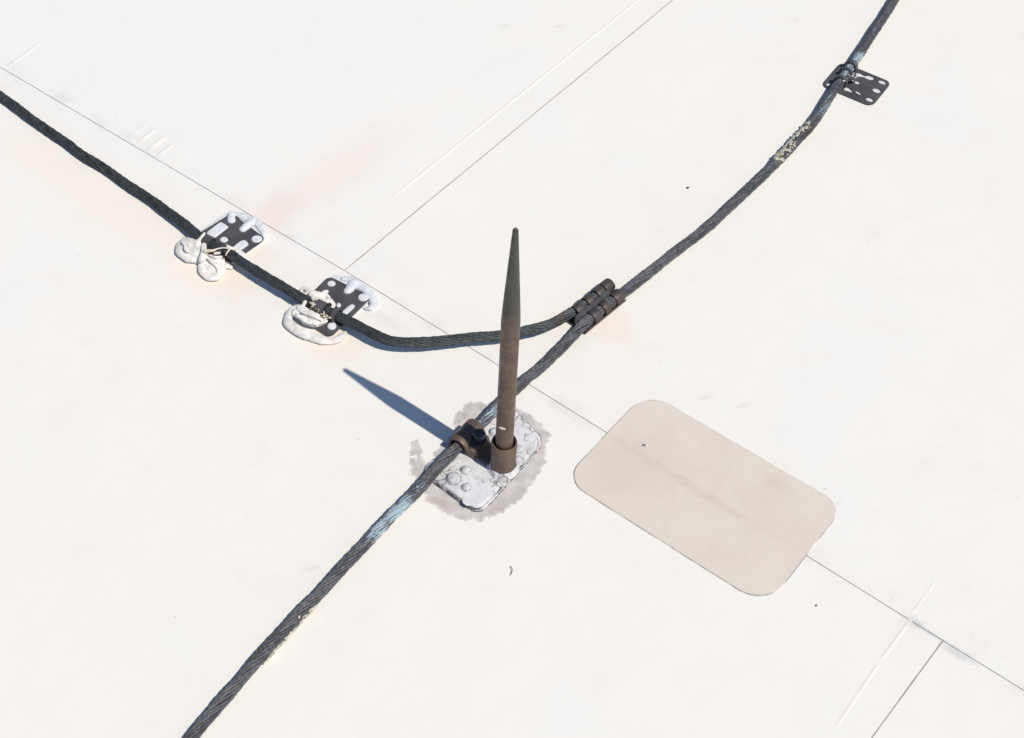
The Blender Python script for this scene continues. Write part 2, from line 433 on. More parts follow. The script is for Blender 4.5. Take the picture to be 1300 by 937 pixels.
def ridge(a, b, w0, h, parent):
    """low rounded weld bead where the edge of the sheet below shows through"""
    a, b = at(*a)[:2], at(*b)[:2]; t = unit(b-a); q = np.array([-t[1], t[0]]); v = []; f = []; n = 60
    for i in range(n+1):
        p = a+(b-a)*i/n; k = min(1, i/6, (n-i)/6)
        for s, z in ((-1, -.0001), (-.55, .6), (0, 1), (.55, .6), (1, -.0001)):
            x, y = p+q*s*w0; v.append((x, y, swell(x, y)+max(z, -1e-4 if z > 0 else z)*h*k*(.8+.4*noise.noise(Vector((x*60, y*60, 0)))) - (.00004 if z < 0 else 0)))
    for i in range(n):
        for j in range(4): f.append((i*5+j, i*5+j+1, i*5+j+6, i*5+j+5)[::-1])
    return mesh_obj('weld_ridge', v, f, M_ROOF, parent)
ridge((484, 262), (830, -16), .0018, .0006, sh_left)
ridge((1117, 840), (1157, 785), .0020, .00045, sh_mid); ridge((1155, 783), (1190, 735), .0020, .00022, sh_right)
ridge((1060, 925), (1117, 840), .0020, .00045, sh_mid)
ridge((8, 86), (52, 54), .0030, .0006, sh_left)

for a, b in (((163, 176), (186, 158)), ((174, 184), (198, 165)), ((186, 193), (210, 174)), ((200, 199), (219, 184))):
    ridge(a, b, .0040, .00034, sh_left)

# ------------------------------------------------------------------ beige patch
def isect(a, b, c, d):
    a, b, c, d = (at(*p)[:2] for p in (a, b, c, d))
    m = np.array([b-a, c-d]).T; s = np.linalg.solve(m, c-a); return a+(b-a)*s[0]
def z7(x, y): return (700+x/3.1225, 480+y/3.1225)
eT = (z7(460, 103), z7(1050, 447)); eL = (z7(112, 338), z7(330, 107)); eB = (z7(130, 452), z7(742, 840)); eR = (z7(905, 836), z7(1113, 568))
cs = [isect(*eL, *eT), isect(*eT, *eR), isect(*eR, *eB), isect(*eB, *eL)]
pc = np.mean(cs, axis=0)
patch = thing('repair_patch', 'beige rounded rectangular repair patch glued flat over the long roof joint', 'patch', (pc[0], pc[1], 0))
ol = rounded(cs, [.028, .023, .029, .024], 14)
def ground_sheet(outline, thick, step, extra, mat, name, parent, lift):
    """thin sheet that follows the swell of the roof"""
    O2 = densify(outline, step); n = len(O2); c = np.mean(O2, axis=0); K = 40; v = []; f = []
    for p in O2: v.append((p[0], p[1], swell(*p)-.0003))
    for k in range(K):
        for p in O2:
            q = c+(p-c)*(1-.985*k/K); v.append((q[0], q[1], swell(*q)+lift+thick+extra(*q)))
    for i in range(K):
        for k in range(n): f.append((i*n+k, i*n+(k+1) % n, (i+1)*n+(k+1) % n, (i+1)*n+k))
    f.append(tuple(range(K*n, (K+1)*n)))
    if sum(O2[i-1][0]*O2[i][1]-O2[i][0]*O2[i-1][1] for i in range(n)) < 0: f = [q[::-1] for q in f]
    return mesh_obj(name, v, f, mat, parent, angle=40)
def sag(x, y):
    d = uv((x, y)); return -.00022*math.exp(-((d[1]-seam_v(d[0]))/.0035)**2)
ground_sheet(offset(rounded(cs, [.028, .023, .029, .024], 14), .0011), .0003, .002, lambda x, y: 0, M_EDGE, 'grime_edge', patch, .0)
ground_sheet(ol, .0009, .004, sag, M_PATCH, 'patch_sheet', patch, .0)
mb = MB()
for dx, dy, r in ((-3, -1, .0011), (2, 0, .0012), (-1, 3, .0008)): mb.ball(at(820+dx, 566+dy, .0014), r, .5, 8, 5, 1.6, .7, .9*dx)
mesh_obj('dark_flake', mb.v[:48*1], [f for f in mb.f if max(f) < 48], M_BLACK, patch)
mesh_obj('pale_flake', *(lambda m: (m.v, m.f))(MB().ball(at(821, 566, .0015), .0017, .5, 8, 5, 1, .8)), M_PAINT, patch)

# ------------------------------------------------------------------ twisted wire cables
def cable(name, label, pix, R, mat, zones=(), pitch=.105, tail=None):
    pts = [at(x, y, z*MM) for x, y, z in pix]
    if tail is not None: pts = tail+pts
    P, L = catmull(pts, .0021); n = len(P)
    for i in range(n):
        q = noise.noise_vector(Vector((P[i][0]*22, P[i][1]*22, 4.4)))
        P[i] += np.array([q[0], q[1], q[2]*.3])*.0010
    P[:, 2] -= .0004
    T = np.gradient(P, axis=0); T /= np.linalg.norm(T, axis=1)[:, None]
    Nn = np.cross([0, 0, 1.], T); Nn /= np.linalg.norm(Nn, axis=1)[:, None]; B = np.cross(T, Nn)
    Rv = R*(1+.07*np.array([noise.noise(Vector((l*45, 7.7, R*1e4))) for l in L])+.05*np.array([noise.noise(Vector((l*140, 2.7, 0))) for l in L]))
    paint = np.zeros(n)
    for (x, y, hl, k) in zones:
        d = np.linalg.norm(P-at(x, y, .008), axis=1); paint = np.maximum(paint, k*np.clip(1.4-d/hl, 0, 1))
    root = thing(name, label, 'cable', (P[n//2][0], P[n//2][1], 0))
    NS, NW, NG = 11, 4, 5; V_ = []; F_ = []; A_ = []; N_ = []; off = 0
    w = 2*math.pi/pitch; idx = np.arange(n-1)
    for c in range(NS):                                             # rope lay: strands turn one way, the wires inside each strand the other
        wob = .10*np.array([noise.noise(Vector((l*40, c*3.1, 5.))) for l in L])
        th = w*L+2*math.pi*c/NS+wob+random.uniform(-.06, .06)
        rad = np.cos(th)[:, None]*Nn+np.sin(th)[:, None]*B; tan = -np.sin(th)[:, None]*Nn+np.cos(th)[:, None]*B
        lift = np.array([.35*MM*noise.noise(Vector((l*70, c*5.7, 1.))) for l in L])
        cen = P+(Rv-.00150+lift)[:, None]*rad; st = random.random()
        for k in range(NW):
            ph = -2*math.pi*L/.021+2*math.pi*k/NW+c*1.3
            rw = .00070*random.uniform(.85, 1.12); q = cen+.00078*(np.cos(ph)[:, None]*rad+np.sin(ph)[:, None]*tan)
            ring = np.stack([q+rw*(math.cos(2*math.pi*j/NG)*rad+math.sin(2*math.pi*j/NG)*tan) for j in range(NG)], 1).reshape(-1, 3)
            V_.append(ring); tone = .45*st+.55*random.random(); N_.append(np.full(NG*n, tone))
            face = .45+.55*np.clip(np.cos(th-math.radians(125))+.25, 0, 1)
            A_.append(np.repeat(np.clip(paint*face*(.6+.8*random.random()), 0, 1.2), NG))
            for j in range(NG):
                j2 = (j+1) % NG
                F_.append(np.stack([off+idx*NG+j, off+idx*NG+j2, off+(idx+1)*NG+j2, off+(idx+1)*NG+j], 1))
            off += NG*n
    o = mesh_obj('twisted_strands', np.concatenate(V_), np.concatenate(F_).tolist(), mat, root, attr=np.concatenate(A_))
    a = o.data.attributes.new('tone', 'FLOAT', 'POINT'); a.data.foreach_set('value', np.concatenate(N_).astype(np.float32))
    o['kind'] = 'stuff'
    cv, cf = tube(P[::4], (Rv[::4]-.0022), 10, 1, False); mesh_obj('core', cv, cf, M_CORE, root)
    return root, P, T, Nn, B, Rv

MAIN = [(205, 985, 6.), (255, 922, 6.), (320, 845, 6.), (383, 776, 6.), (405.3, 754, 6.), (420.8, 736.3, 6.), (439.5, 715, 6.), (466.2, 687.7, 7), (498.4, 652.5, 8), (532, 620.5, 9.5),
        (556.5, 592, 12.5), (573, 575.5, 14), (594, 553, 14.5), (618.6, 529.5, 13.5), (640, 508, 11), (666.7, 482, 8.5), (686, 467.3, 7.5), (708.8, 445, 7), (725.4, 428.3, 7.5), (737.6, 415.5, 8),
        (750, 404.5, 8.5), (762, 394.8, 8.5), (775.4, 383.8, 8.5), (789, 373, 8), (813.6, 354.4, 6.5), (843.5, 329.9, 6), (865, 313.5, 6), (889, 295.6, 6), (912, 275.7, 6),
        (945, 245, 6.), (970, 222, 6.), (988, 203, 6.), (1019, 171, 6.3), (1037, 148, 7), (1054.7, 121, 7.8), (1072.7, 95, 8.3),
        (1088, 73, 7.5), (1108.5, 41, 6.3), (1124, 18, 6.), (1137, -3, 6.), (1165, -50, 6.), (1195, -110, 6.)]
BR = [(-120, 34, 5.6), (-50, 86, 5.6), (0, 120.5, 5.6), (40, 151, 5.6), (80, 178.5, 5.6), (100, 193.5, 5.6), (128.8, 211.5, 5.6), (160.8, 233, 5.8), (188.6, 251.5, 6.4), (212, 268, 7.6), (234.6, 284.5, 9),
      (257.7, 303, 11), (285.4, 319, 12), (315.4, 338, 12.5), (350, 359, 13), (380, 377, 13), (407.7, 391, 12.5), (431, 402, 12.5), (450, 411, 14),
      (470, 421.5, 15), (490, 430.5, 15.5), (510, 434, 15.5), (540, 434, 15), (570, 431.5, 14.5), (600, 428.5, 14), (636, 425.5, 13.5),
      (674.5, 418, 12.5), (692.8, 412.5, 12), (709.5, 405.5, 11), (722, 399, 10.5), (735, 391.5, 10), (750.5, 381, 10), (763, 372, 10)]
main, MP, MT, MN, MBn, MR = cable('lightning_cable', 'long grey twisted wire cable running up right past the pointed rod, with pale paint patches', MAIN, .0058, M_WIRE,
    [(505, 648, .020, 1), (478, 675, .016, .9), (532, 620, .012, .45), (600, 545, .03, .55), (622, 527, .018, .7), (1046, 134, .034, .5), (1072, 95, .022, .8), (1088, 75, .014, .8), (1108, 42, .012, .35),
     (965, 228, .03, .25), (745, 405, .03, .3), (370, 790, .05, .18)])
branch, BP, BT, BN, BB, BRv = cable('branch_cable', 'dark twisted wire cable from the upper left through two sealant-covered holders to the crimp connector', BR, .0055, M_WIRED,
    [(60, 165, .10, .22), (730, 394, .03, .35)])
def crumbs(P, a, b, side, n, parent, R=.0068, spread=1.):
    """paste stuck to the braid between two places"""
    pa, pb = at(*a, .008), at(*b, .008)
    ia, ib = (int(np.argmin(np.linalg.norm(P-q, axis=1))) for q in (pa, pb)); ia, ib = sorted((ia, ib))
    mb = MB()
    for _ in range(n):
        i = random.randint(ia, ib); t = unit(P[min(i+1, len(P)-1)]-P[i-1]); nn = unit(np.cross([0, 0, 1.], t)); bb = np.cross(t, nn)
        th = side+random.gauss(0, spread); r = random.uniform(.0007, .0019)
        mb.ball(P[i]+R*(math.cos(th)*nn+math.sin(th)*bb), r, random.uniform(.25, .5), 7, 4, random.uniform(1.2, 2.4), .8, math.atan2(t[1], t[0])+random.gauss(0, .35))
    v, f = blend(mb, .00042, 2, .0003, .003)
    o = mesh_obj('sealant_residue', v, f, M_CREAM, parent); o['kind'] = 'stuff'
crumbs(MP, (990, 201), (1028, 160), 1.0, 110, main, R=.0063, spread=.5)
crumbs(MP, (986, 206), (1005, 186), 1.6, 55, main, R=.0063, spread=.6)
crumbs(MP, (330, 834), (392, 764), math.pi+.35, 85, main, R=.0064, spread=.3)

# ------------------------------------------------------------------ hold-down plates with sealant
def zz(ox, oy, k): return lambda x, y: (ox+x/k, oy+y/k)
def P3(q, z): return at(q[0], q[1], z*MM)
def band(P, px, py, R, wd, th, mat, name, parent, a0=-20, a1=200, z0=None, bulge=0):
    """half ring of strip metal bent over a cable; runs along the cable for wd"""
    i = int(np.argmin(np.linalg.norm(P-at(px, py, .012), axis=1))); t = unit(P[i+2]-P[i-2]); nn = unit(np.cross([0, 0, 1.], t)); bb = np.cross(t, nn)
    v = []; f = []; m = 15
    for k in range(m):
        a = math.radians(a0+(a1-a0)*k/(m-1)); d = math.cos(a)*nn+math.sin(a)*bb
        for rr, ww in ((R, -.5), (R+th, -.5), (R+th*1.12, -.25), (R+th*1.12, .25), (R+th, .5), (R, .5)): v.append(P[i]+d*rr+t*wd*ww)
    for k in range(m-1):
        for j in range(6): f.append((k*6+j, k*6+(j+1) % 6, (k+1)*6+(j+1) % 6, (k+1)*6+j))
    f.append((0, 1, 2, 3, 4, 5)); f.append(tuple((m-1)*6+j for j in range(5, -1, -1)))
    if z0 is not None: v = [(p[0], p[1], max(p[2], z0)) for p in v]
    return mesh_obj(name, v, f, mat, parent, angle=35)

def bead(mb, Z, pts, r, h=None, zs=.6, scale=1.0):
    """sealant squeezed out along a line; r in photo-zoom pixels, about .8 mm per photo pixel"""
    k = .8/9.286*MM*1.12
    rr = [x*k for x in (r if isinstance(r, (list, tuple)) else [r]*len(pts))]
    hh = h if isinstance(h, (list, tuple)) else [h if h is not None else None]*len(pts)
    P = [at(*Z(*p), (a*MM if a is not None else q*zs*.75)) for p, a, q in zip(pts, hh, rr)]
    if len(P) == 1: mb.ball(P[0], rr[0], zs)
    else:
        P2, s = catmull(P, .0015); s0 = np.concatenate([[0], np.cumsum([np.linalg.norm(P[i+1]-P[i]) for i in range(len(P)-1)])])
        mb.tube(P2, list(np.interp(s/s[-1], s0/s0[-1], rr)), 12, zs)

# ---- left holder
Z1 = zz(215, 260, 9.286); Z2 = zz(350, 340, 9.286)
def holder(label, loc):
    return thing('cable_holder', label, 'cable holder', loc, 'perforated plates holding the cables to the roof')
ZP = 4.6                                                            # top of the two left plates, raised on sealant
def corners(Z, pts, z): return [at(*Z(*p), z*MM) for p in pts]
def hole(Z, x, y, a, b, rot, z, n=16, p=2.0):
    k = .8/9.286*MM*1.12; return ellipse(at(*Z(x, y), z*MM), a*k, b*k, rot, n, p)

c1 = corners(Z1, [(735, 95), (1130, 395), (720, 690), (330, 345)], ZP)
h1 = holder('dark perforated plate on the left, its cable smothered by folded white sealant', tuple(np.mean(c1, axis=0)[:2])+(0,))
RO = A                                                             # holes run with the roof joints
hs1 = [hole(Z1, 565, 297, 125, 72, RO+1.57, ZP, 16, 8), hole(Z1, 642, 412, 52, 50, 0, ZP), hole(Z1, 1030, 403, 66, 62, 0, ZP), hole(Z1, 845, 478, 88, 62, RO+1.5, ZP, 16, 3)]
v, f = slab(rounded(c1, .004), hs1, .0034, ZP*MM); mesh_obj('plate', v, f, M_PLATE, h1, angle=35)
mb = MB()                                                           # pad under the plate with its rolled rim, and what came up through the holes
pad = corners(Z1, [(750, 60), (1180, 370), (720, 720), (290, 370)], 1)
def pad_obj(cor, parent):
    v, f = slab(rounded(cor, .007, 8, .0012, .002), [], -.0006, .0032, .0010); mesh_obj('sealant_pad', v, f, M_PAINT, parent, angle=50)
pad_obj(pad, h1)
mb = MB()
bead(mb, Z1, [(790, 110), (880, 140), (960, 185), (1050, 230), (1095, 290), (1115, 370)], [30, 52, 55, 52, 48, 28], 3.6)
bead(mb, Z1, [(985, 180), (930, 235), (872, 285)], [48, 50, 52], [5, 5, 4.6], .6)
bead(mb, Z1, [(728, 120), (732, 185)], [44, 48], 4.7, .6)
v, f = blend(mb); mesh_obj('sealant_rim', v, f, M_PAINT, h1)
for k, (x, y, a, b, r, p) in enumerate(((565, 297, 120, 68, RO+1.57, 6), (642, 412, 46, 42, 0, 2), (1030, 403, 62, 56, 0, 2), (845, 478, 82, 52, RO+1.5, 3))):
    kk = .8/9.286*MM*1.12
    v, f = slab(ellipse(at(*Z1(x, y), .0047), a*kk, b*kk, r, 18, p), [], .003, .0055+.0004*(k % 2), .0013)
    mesh_obj('sealant_plug', v, f, M_PAINT, h1, angle=60)
mb = MB()                                                           # folded mass on the lower left
bead(mb, Z1, [(150, 470), (165, 540), (250, 610), (330, 640)], [70, 90, 88, 60])
bead(mb, Z1, [(190, 430), (290, 470), (370, 520)], [60, 75, 60], [7, 9, 10])
bead(mb, Z1, [(250, 560), (330, 560), (390, 600)], [80, 85, 60], [5, 7, 6])
bead(mb, Z1, [(330, 470), (375, 400), (412, 335)], [50, 30, 11], [12, 15, 18])
bead(mb, Z1, [(408, 470), (402, 560), (385, 650)], [30, 34, 40], [15, 15, 9])
bead(mb, Z1, [(390, 690), (400, 780), (470, 850), (560, 840), (610, 760), (600, 660)], [50, 55, 50, 52, 58, 52], [3, 3, 3, 3, 4, 6])
bead(mb, Z1, [(455, 690), (500, 760), (545, 790)], [70, 78, 60], [3, 2.6, 2.5])
bead(mb, Z1, [(520, 700), (555, 740)], [60, 60], [3, 3])
bead(mb, Z1, [(470, 620), (540, 640), (600, 640)], [42, 55, 48], [8, 9, 8])
bead(mb, Z1, [(660, 710), (715, 735)], [38, 34])
bead(mb, Z1, [(150, 440), (185, 480), (190, 530), (235, 560)], [14, 16, 16, 12], [11, 12.5, 12, 11], 1)
bead(mb, Z1, [(215, 400), (260, 430), (330, 440), (370, 420)], [14, 14, 16, 12], [11, 13, 14.5, 15], 1)
bead(mb, Z1, [(440, 610), (500, 680), (560, 730), (575, 800)], [15, 18, 18, 13], [11, 9.5, 8, 6], 1)
bead(mb, Z1, [(480, 600), (560, 620), (620, 610)], [14, 16, 12], [13.5, 13.5, 12], 1)
v, f = blend(mb); mesh_obj('sealant', v, f, M_SEAL, h1)
mb = MB()
bead(mb, Z1, [(790, 540), (850, 600), (930, 655)], [44, 52, 30], [4, 4, 2.5])
bead(mb, Z1, [(660, 470), (720, 510), (770, 520)], [16, 26, 30], [17, 16, 9])
v, f = blend(mb, disp=.0003); mesh_obj('sealant', v, f, M_SEAL, h1)
mb = MB()
bead(mb, Z1, [(420, 545), (510, 540), (580, 515), (650, 508), (720, 520)], [20, 14, 9, 6, 10], [18.5, 19.5, 19.8, 19.8, 18], 1)
bead(mb, Z1, [(720, 518), (685, 555), (665, 595)], [10, 9, 8], [18.5, 19.2, 19.0], 1)
bead(mb, Z1, [(540, 572), (590, 568)], [16, 14], [18, 18], 1)
v, f = blend(mb, .0003, 2, .0002); mesh_obj('sealant_string', v, f, M_STRING, h1)
band(BP, *Z1(500, 420), .0066, .010, .0011, M_PLATE, 'strap', h1, -15, 195)
band(BP, *Z1(640, 540), .0066, .004, .0010, M_PLATE, 'strap', h1, -15, 195)

# ---- second holder
c2 = corners(Z2, [(625, 95), (1135, 340), (650, 815), (195, 520)], ZP)
h2 = holder('dark perforated plate right of the other sealed one, edged by a thick white bead', tuple(np.mean(c2, axis=0)[:2])+(0,))
hs2 = [hole(Z2, 655, 185, 50, 46, 0, ZP), hole(Z2, 1032, 352, 60, 56, 0, ZP), hole(Z2, 855, 492, 95, 38, RO+1.57, ZP, 16, 3), hole(Z2, 742, 440, 30, 34, 0, ZP), hole(Z2, 662, 690, 50, 54, 0, ZP)]
v, f = slab(rounded(c2, .0065), hs2, .0034, ZP*MM); mesh_obj('plate', v, f, M_PLATE, h2, angle=35)
pad_obj(corners(Z2, [(700, 80), (1190, 330), (640, 800), (220, 560)], 1), h2)
mb = MB()
bead(mb, Z2, [(800, 130), (890, 145), (980, 205), (1075, 270), (1135, 350), (1165, 430)], [34, 50, 54, 54, 52, 46], 3.4)
bead(mb, Z2, [(1165, 430), (1110, 480), (1060, 478)], [44, 34, 22], [2.5, 2, 1.5])
bead(mb, Z2, [(915, 180), (875, 245), (850, 270)], [50, 56, 50], [5, 5, 4.6], .6)
v, f = blend(mb); mesh_obj('sealant_rim', v, f, M_PAINT, h2)
for k, (x, y, a, b, r, p, hh) in enumerate(((655, 185, 47, 42, 0, 2, 5.2), (1032, 352, 58, 54, 0, 2, 6.0), (855, 492, 90, 34, RO+1.57, 3, 5.0), (742, 440, 27, 32, 0, 2, 5.2), (662, 690, 48, 52, 0, 2, 6.2))):
    kk = .8/9.286*MM*1.12
    v, f = slab(ellipse(at(*Z2(x, y), .0047), a*kk, b*kk, r, 18, p), [], .003, (hh+.3)*MM, .0013)
    mesh_obj('sealant_plug', v, f, M_PAINT, h2, angle=60)
mb = MB()
bead(mb, Z2, [(150, 570), (155, 650), (230, 720), (330, 770), (440, 820), (560, 855), (660, 865), (740, 840), (800, 790)], [46, 60, 62, 70, 54, 56, 40, 48, 34])
bead(mb, Z2, [(165, 640), (240, 690), (330, 730), (420, 790)], [20, 26, 22, 16], [4.6, 5.2, 5.2, 4.4], .8)
bead(mb, Z2, [(430, 850), (500, 872), (560, 890)], [30, 26, 16], [1.5, 1.5, 1], .7)
bead(mb, Z2, [(780, 800), (830, 755)], [38, 22])
v, f = blend(mb, disp=.0005); mesh_obj('sealant', v, f, M_SEAL, h2)
mb = MB()
bead(mb, Z2, [(180, 540), (230, 490), (300, 470)], [60, 55, 45], [4, 7, 9])
bead(mb, Z2, [(250, 530), (340, 580), (450, 620), (560, 620)], [60, 66, 64, 50], [8, 8, 8, 9])
bead(mb, Z2, [(300, 480), (400, 540), (480, 570)], [50, 45, 40], [12, 13, 13])
bead(mb, Z2, [(360, 630), (470, 655), (560, 650)], [50, 50, 30], [6, 6, 6])
bead(mb, Z2, [(330, 430), (350, 400)], [26, 20], [14, 16])
bead(mb, Z2, [(310, 520), (420, 560), (540, 620)], [14, 16, 12], [15.5, 15.5, 13], 1)
bead(mb, Z2, [(250, 560), (350, 630), (480, 670)], [14, 16, 12], [12.5, 12, 10], 1)
v, f = blend(mb, disp=.0007, dscale=.005); mesh_obj('sealant', v, f, M_SEAL, h2)
mb = MB()
bead(mb, Z2, [(300, 260), (330, 235), (375, 255), (400, 300), (350, 320), (305, 295)], [26, 24, 26, 34, 34, 26], [5, 7, 7, 6, 6, 5])
bead(mb, Z2, [(440, 310), (500, 340), (590, 350)], [50, 66, 52], [12, 11, 9])
bead(mb, Z2, [(450, 375), (540, 395), (620, 390)], [40, 44, 30], [15, 15, 14])
bead(mb, Z2, [(560, 300), (590, 285)], [30, 32], [7, 6])
bead(mb, Z2, [(615, 345), (660, 400), (685, 440), (660, 470)], [24, 26, 24, 22], [12, 12, 11, 11])
v, f = blend(mb, disp=.0006, dscale=.005); mesh_obj('sealant', v, f, M_SEAL, h2)
mb = MB()
for _ in range(20):
    t = random.random(); x = 430+t*200+random.gauss(0, 18); y = 480+t*110+random.gauss(0, 16)
    mb.ball(at(*Z2(x, y), random.uniform(.014, .018)), random.uniform(.0005, .0012), .7, 6, 4, 1.6, 1, random.random()*3)
for _ in range(12): mb.ball(at(*Z2(430+random.gauss(0, 14), 415+random.gauss(0, 22)), random.uniform(.017, .0195)), .0011, .8, 6, 4, 1.3)
o = mesh_obj('sealant_crumbs', mb.v, mb.f, M_STRING, h2); o['kind'] = 'stuff'
band(BP, *Z2(540, 470), .0066, .011, .0011, M_PLATE, 'strap', h2, -15, 195)
band(BP, *Z2(700, 575), .0066, .005, .0011, M_PLATE, 'strap', h2, -15, 195)

# ---- holder on the upper right
Z3 = zz(1030, 60, 10.41)
def z3(x, y): return (1030+x/10.41, 60+y/10.41)
c3 = corners(z3, [(395, 188), (1062, 462), (805, 780), (130, 500)], 2)
h3 = holder('bare grey perforated plate under the cable at the upper right, without sealant', tuple(np.mean(c3, axis=0)[:2])+(0,))
e1 = at(*z3(130, 500)); e2 = at(*z3(805, 780)); R3 = math.atan2(e2[1]-e1[1], e2[0]-e1[0])
def hole3(x, y, a, b, rot=0, p=2.0, n=16): k = .85/10.41*MM*1.35; return ellipse(at(*z3(x, y), .002), a*k, b*k*1.35, R3+rot, n, p)
def poly3(pts): return [at(*z3(*p), .002)[:2] for p in pts]
pea = poly3([(588, 365), (596, 335), (640, 333), (690, 360), (715, 372), (760, 368), (815, 385), (838, 405), (825, 430), (780, 432), (730, 415), (700, 395), (655, 390), (610, 385)])
hs3 = [hole3(415, 262, 44, 18, .1), hole3(232, 490, 28, 19, -.2), pea, hole3(940, 460, 44, 24), hole3(868, 570, 48, 28), hole3(775, 690, 42, 24),
       hole3(608, 463, 32, 20), poly3([(440, 535), (475, 520), (520, 545), (570, 605), (520, 592), (430, 562)]), poly3([(575, 580), (600, 570), (650, 595), (668, 620), (655, 632), (610, 610)])]
v, f = slab(rounded(c3, [.009, .008, .009, .0085]), hs3, .0008, .0020); mesh_obj('plate', v, f, M_PLATE, h3, angle=35)
v, f = slab(offset(rounded(c3, .008, 8, .0006, .002), -.003), [], -.0005, .0004, .0001); mesh_obj('paint_film', v, f, M_PAINT, h3, smooth=False)
band(MP, *z3(590, 225), .0068, .0055, .0011, M_PLATE, 'strap', h3, -25, 205)
band(MP, *z3(405, 415), .0068, .0050, .0011, M_PLATE, 'strap', h3, -25, 205)
band(MP, *z3(500, 320), .0067, .0036, .0009, M_PLATE, 'strap', h3, 40, 205)
mb = MB().tube([at(*z3(500, 395), .0145), at(*z3(530, 430), .009), at(*z3(555, 450), .003)], [.0014, .0018, .0022], 8)
mb.ball(at(*z3(490, 385), .015), .0016, .8, 8, 5, 1.4)
mesh_obj('bent_tab', mb.v, mb.f, M_PLATE, h3)
mb = MB()
for _ in range(10): mb.ball(at(*z3(520+random.gauss(0, 35), 410+random.gauss(0, 30)), random.uniform(.008, .015)), random.uniform(.0006, .0013), .7, 6, 4, 1.4)
mesh_obj('paint_fleck', mb.v, mb.f, M_PAINT, h3)

# ------------------------------------------------------------------ crimp connector
Z4 = zz(680, 330, 7.807)
pa, pb = at(*Z4(520, 605), .0095), at(*Z4(850, 335), .0095)
sx_ = unit(pb-pa); sy_ = unit(np.cross([0, 0, 1.], sx_))                  # along, across (towards the branch cable)
ln = np.linalg.norm(pb-pa)
sp = thing('crimp_connector', 'dark double-barrel crimp connector joining the branch cable to the long cable', 'connector', (pa[0]+ln/2*sx_[0], pa[1]+ln/2*sx_[1], 0))
def loc4(x, y, z): return pa*[1, 1, 0]+sx_*x+sy_*y+np.array([0, 0, z])
def barrel(x0, x1, y, zc, R, th, a0, a1, mat, name, parent, dz=0., m=15):
    v = []; f = []
    for k in range(m):
        a = math.radians(a0+(a1-a0)*k/(m-1)); d = np.array([math.cos(a), math.sin(a)])
        for rr, x in ((R, x0), (R+th*.8, x0), (R+th, x0+.0008), (R+th, x1-.0008), (R+th*.8, x1), (R, x1)):
            v.append(loc4(x, y+d[0]*rr, zc+d[1]*rr+dz*(x-x0)))
    for k in range(m-1):
        for j in range(6): f.append((k*6+j, k*6+(j+1) % 6, (k+1)*6+(j+1) % 6, (k+1)*6+j))
    f.append((0, 1, 2, 3, 4, 5)); f.append(tuple((m-1)*6+j for j in range(5, -1, -1)))
    return mesh_obj(name, v, f, mat, parent, angle=35)
# where the two cables run through it
iu = [int(np.argmin(np.linalg.norm(BP-at(*Z4(x, y), .010), axis=1))) for x, y in ((470, 480), (700, 300))]
q0, q1 = BP[iu[0]], BP[iu[1]]
YU = float(np.mean([(q-pa)@sy_ for q in (q0, q1)])); ZU = .0100
im = [int(np.argmin(np.linalg.norm(MP-at(*Z4(x, y), .0095), axis=1))) for x, y in ((600, 520), (780, 400))]
YM = float(np.mean([(MP[i]-pa)@sy_ for i in im])); ZMn = float(np.mean([MP[i][2] for i in im]))
def xu(x, y): return float((at(*Z4(x, y), .012)-pa)@sx_)
# tray below both cables, with the raised spine between them
v = []; f = []
prof = [(YM-.0076, .0066), (YM-.0073, .0040), (YM-.002, .0014), (YM+.004, .0014), (YU-.004, .0016), (YU+.002, .0016), (YU+.0078, .0030), (YU+.0084, .0048)]
x0, x1 = xu(455, 640), xu(900, 345)
for (y, z) in prof:
    for dz in (0, .0012):
        v += [loc4(x0, y, z-dz), loc4(x1, y, z-dz)]
for i in range(len(prof)-1):
    a = i*4; f += [(a, a+1, a+5, a+4), (a+2, a+6, a+7, a+3), (a, a+4, a+6, a+2), (a+1, a+3, a+7, a+5)]
f += [(0, 2, 3, 1), (len(v)-4, len(v)-3, len(v)-1, len(v)-2)]
mesh_obj('tray', v, f, M_CLIP, sp, angle=35)
mid = (YM+YU)/2; v = []; f = []
sp_prof = [(-.0040, .0030), (-.0030, .0125), (-.0016, .0150), (.0016, .0150), (.0030, .0125), (.0040, .0030)]
for x in (x0+.002, x0+.004, x1-.012, x1-.009):
    e = .6 if x in (x0+.002, x1-.009) else 1
    v += [loc4(x, mid+y*e, z) for y, z in sp_prof]
for k in range(3):
    for j in range(5): f.append((k*6+j, k*6+j+1, (k+1)*6+j+1, (k+1)*6+j)[::-1])
f += [tuple(range(6)), tuple(range(23, 17, -1))]
mesh_obj('spine', v, f, M_SPINE, sp, angle=50)
for (a, b) in (((575, 575), (640, 520)), ((680, 490), (735, 455)), ((790, 395), (880, 345))):
    barrel(xu(*a), xu(*b), YM, ZMn, .0064, .0010, -40, 190, M_CLIP, 'crimp_band', sp)
for (a, b) in (((400, 520), (470, 470)), ((500, 430), (560, 385)), ((600, 350), (665, 300))):
    barrel(xu(*a), xu(*b), YU, ZU, .0064, .0010, -10, 220, M_CLIP, 'crimp_band', sp)
a, b = xu(665, 300), xu(745, 235)
pr = [(0, 0), (.0066, 0), (.0074, .0004), (.0075, .0010), (.0074, b-a-.0012), (.0068, b-a-.0002), (.0060, b-a), (.0057, b-a-.0012), (.003, b-a-.0014), (0, b-a-.0014)]
v, f = lathe(pr, loc4(a+.0012, YU, ZU), sx_, 24); mesh_obj('end_cap', v, f, M_CLIP, sp, angle=40)

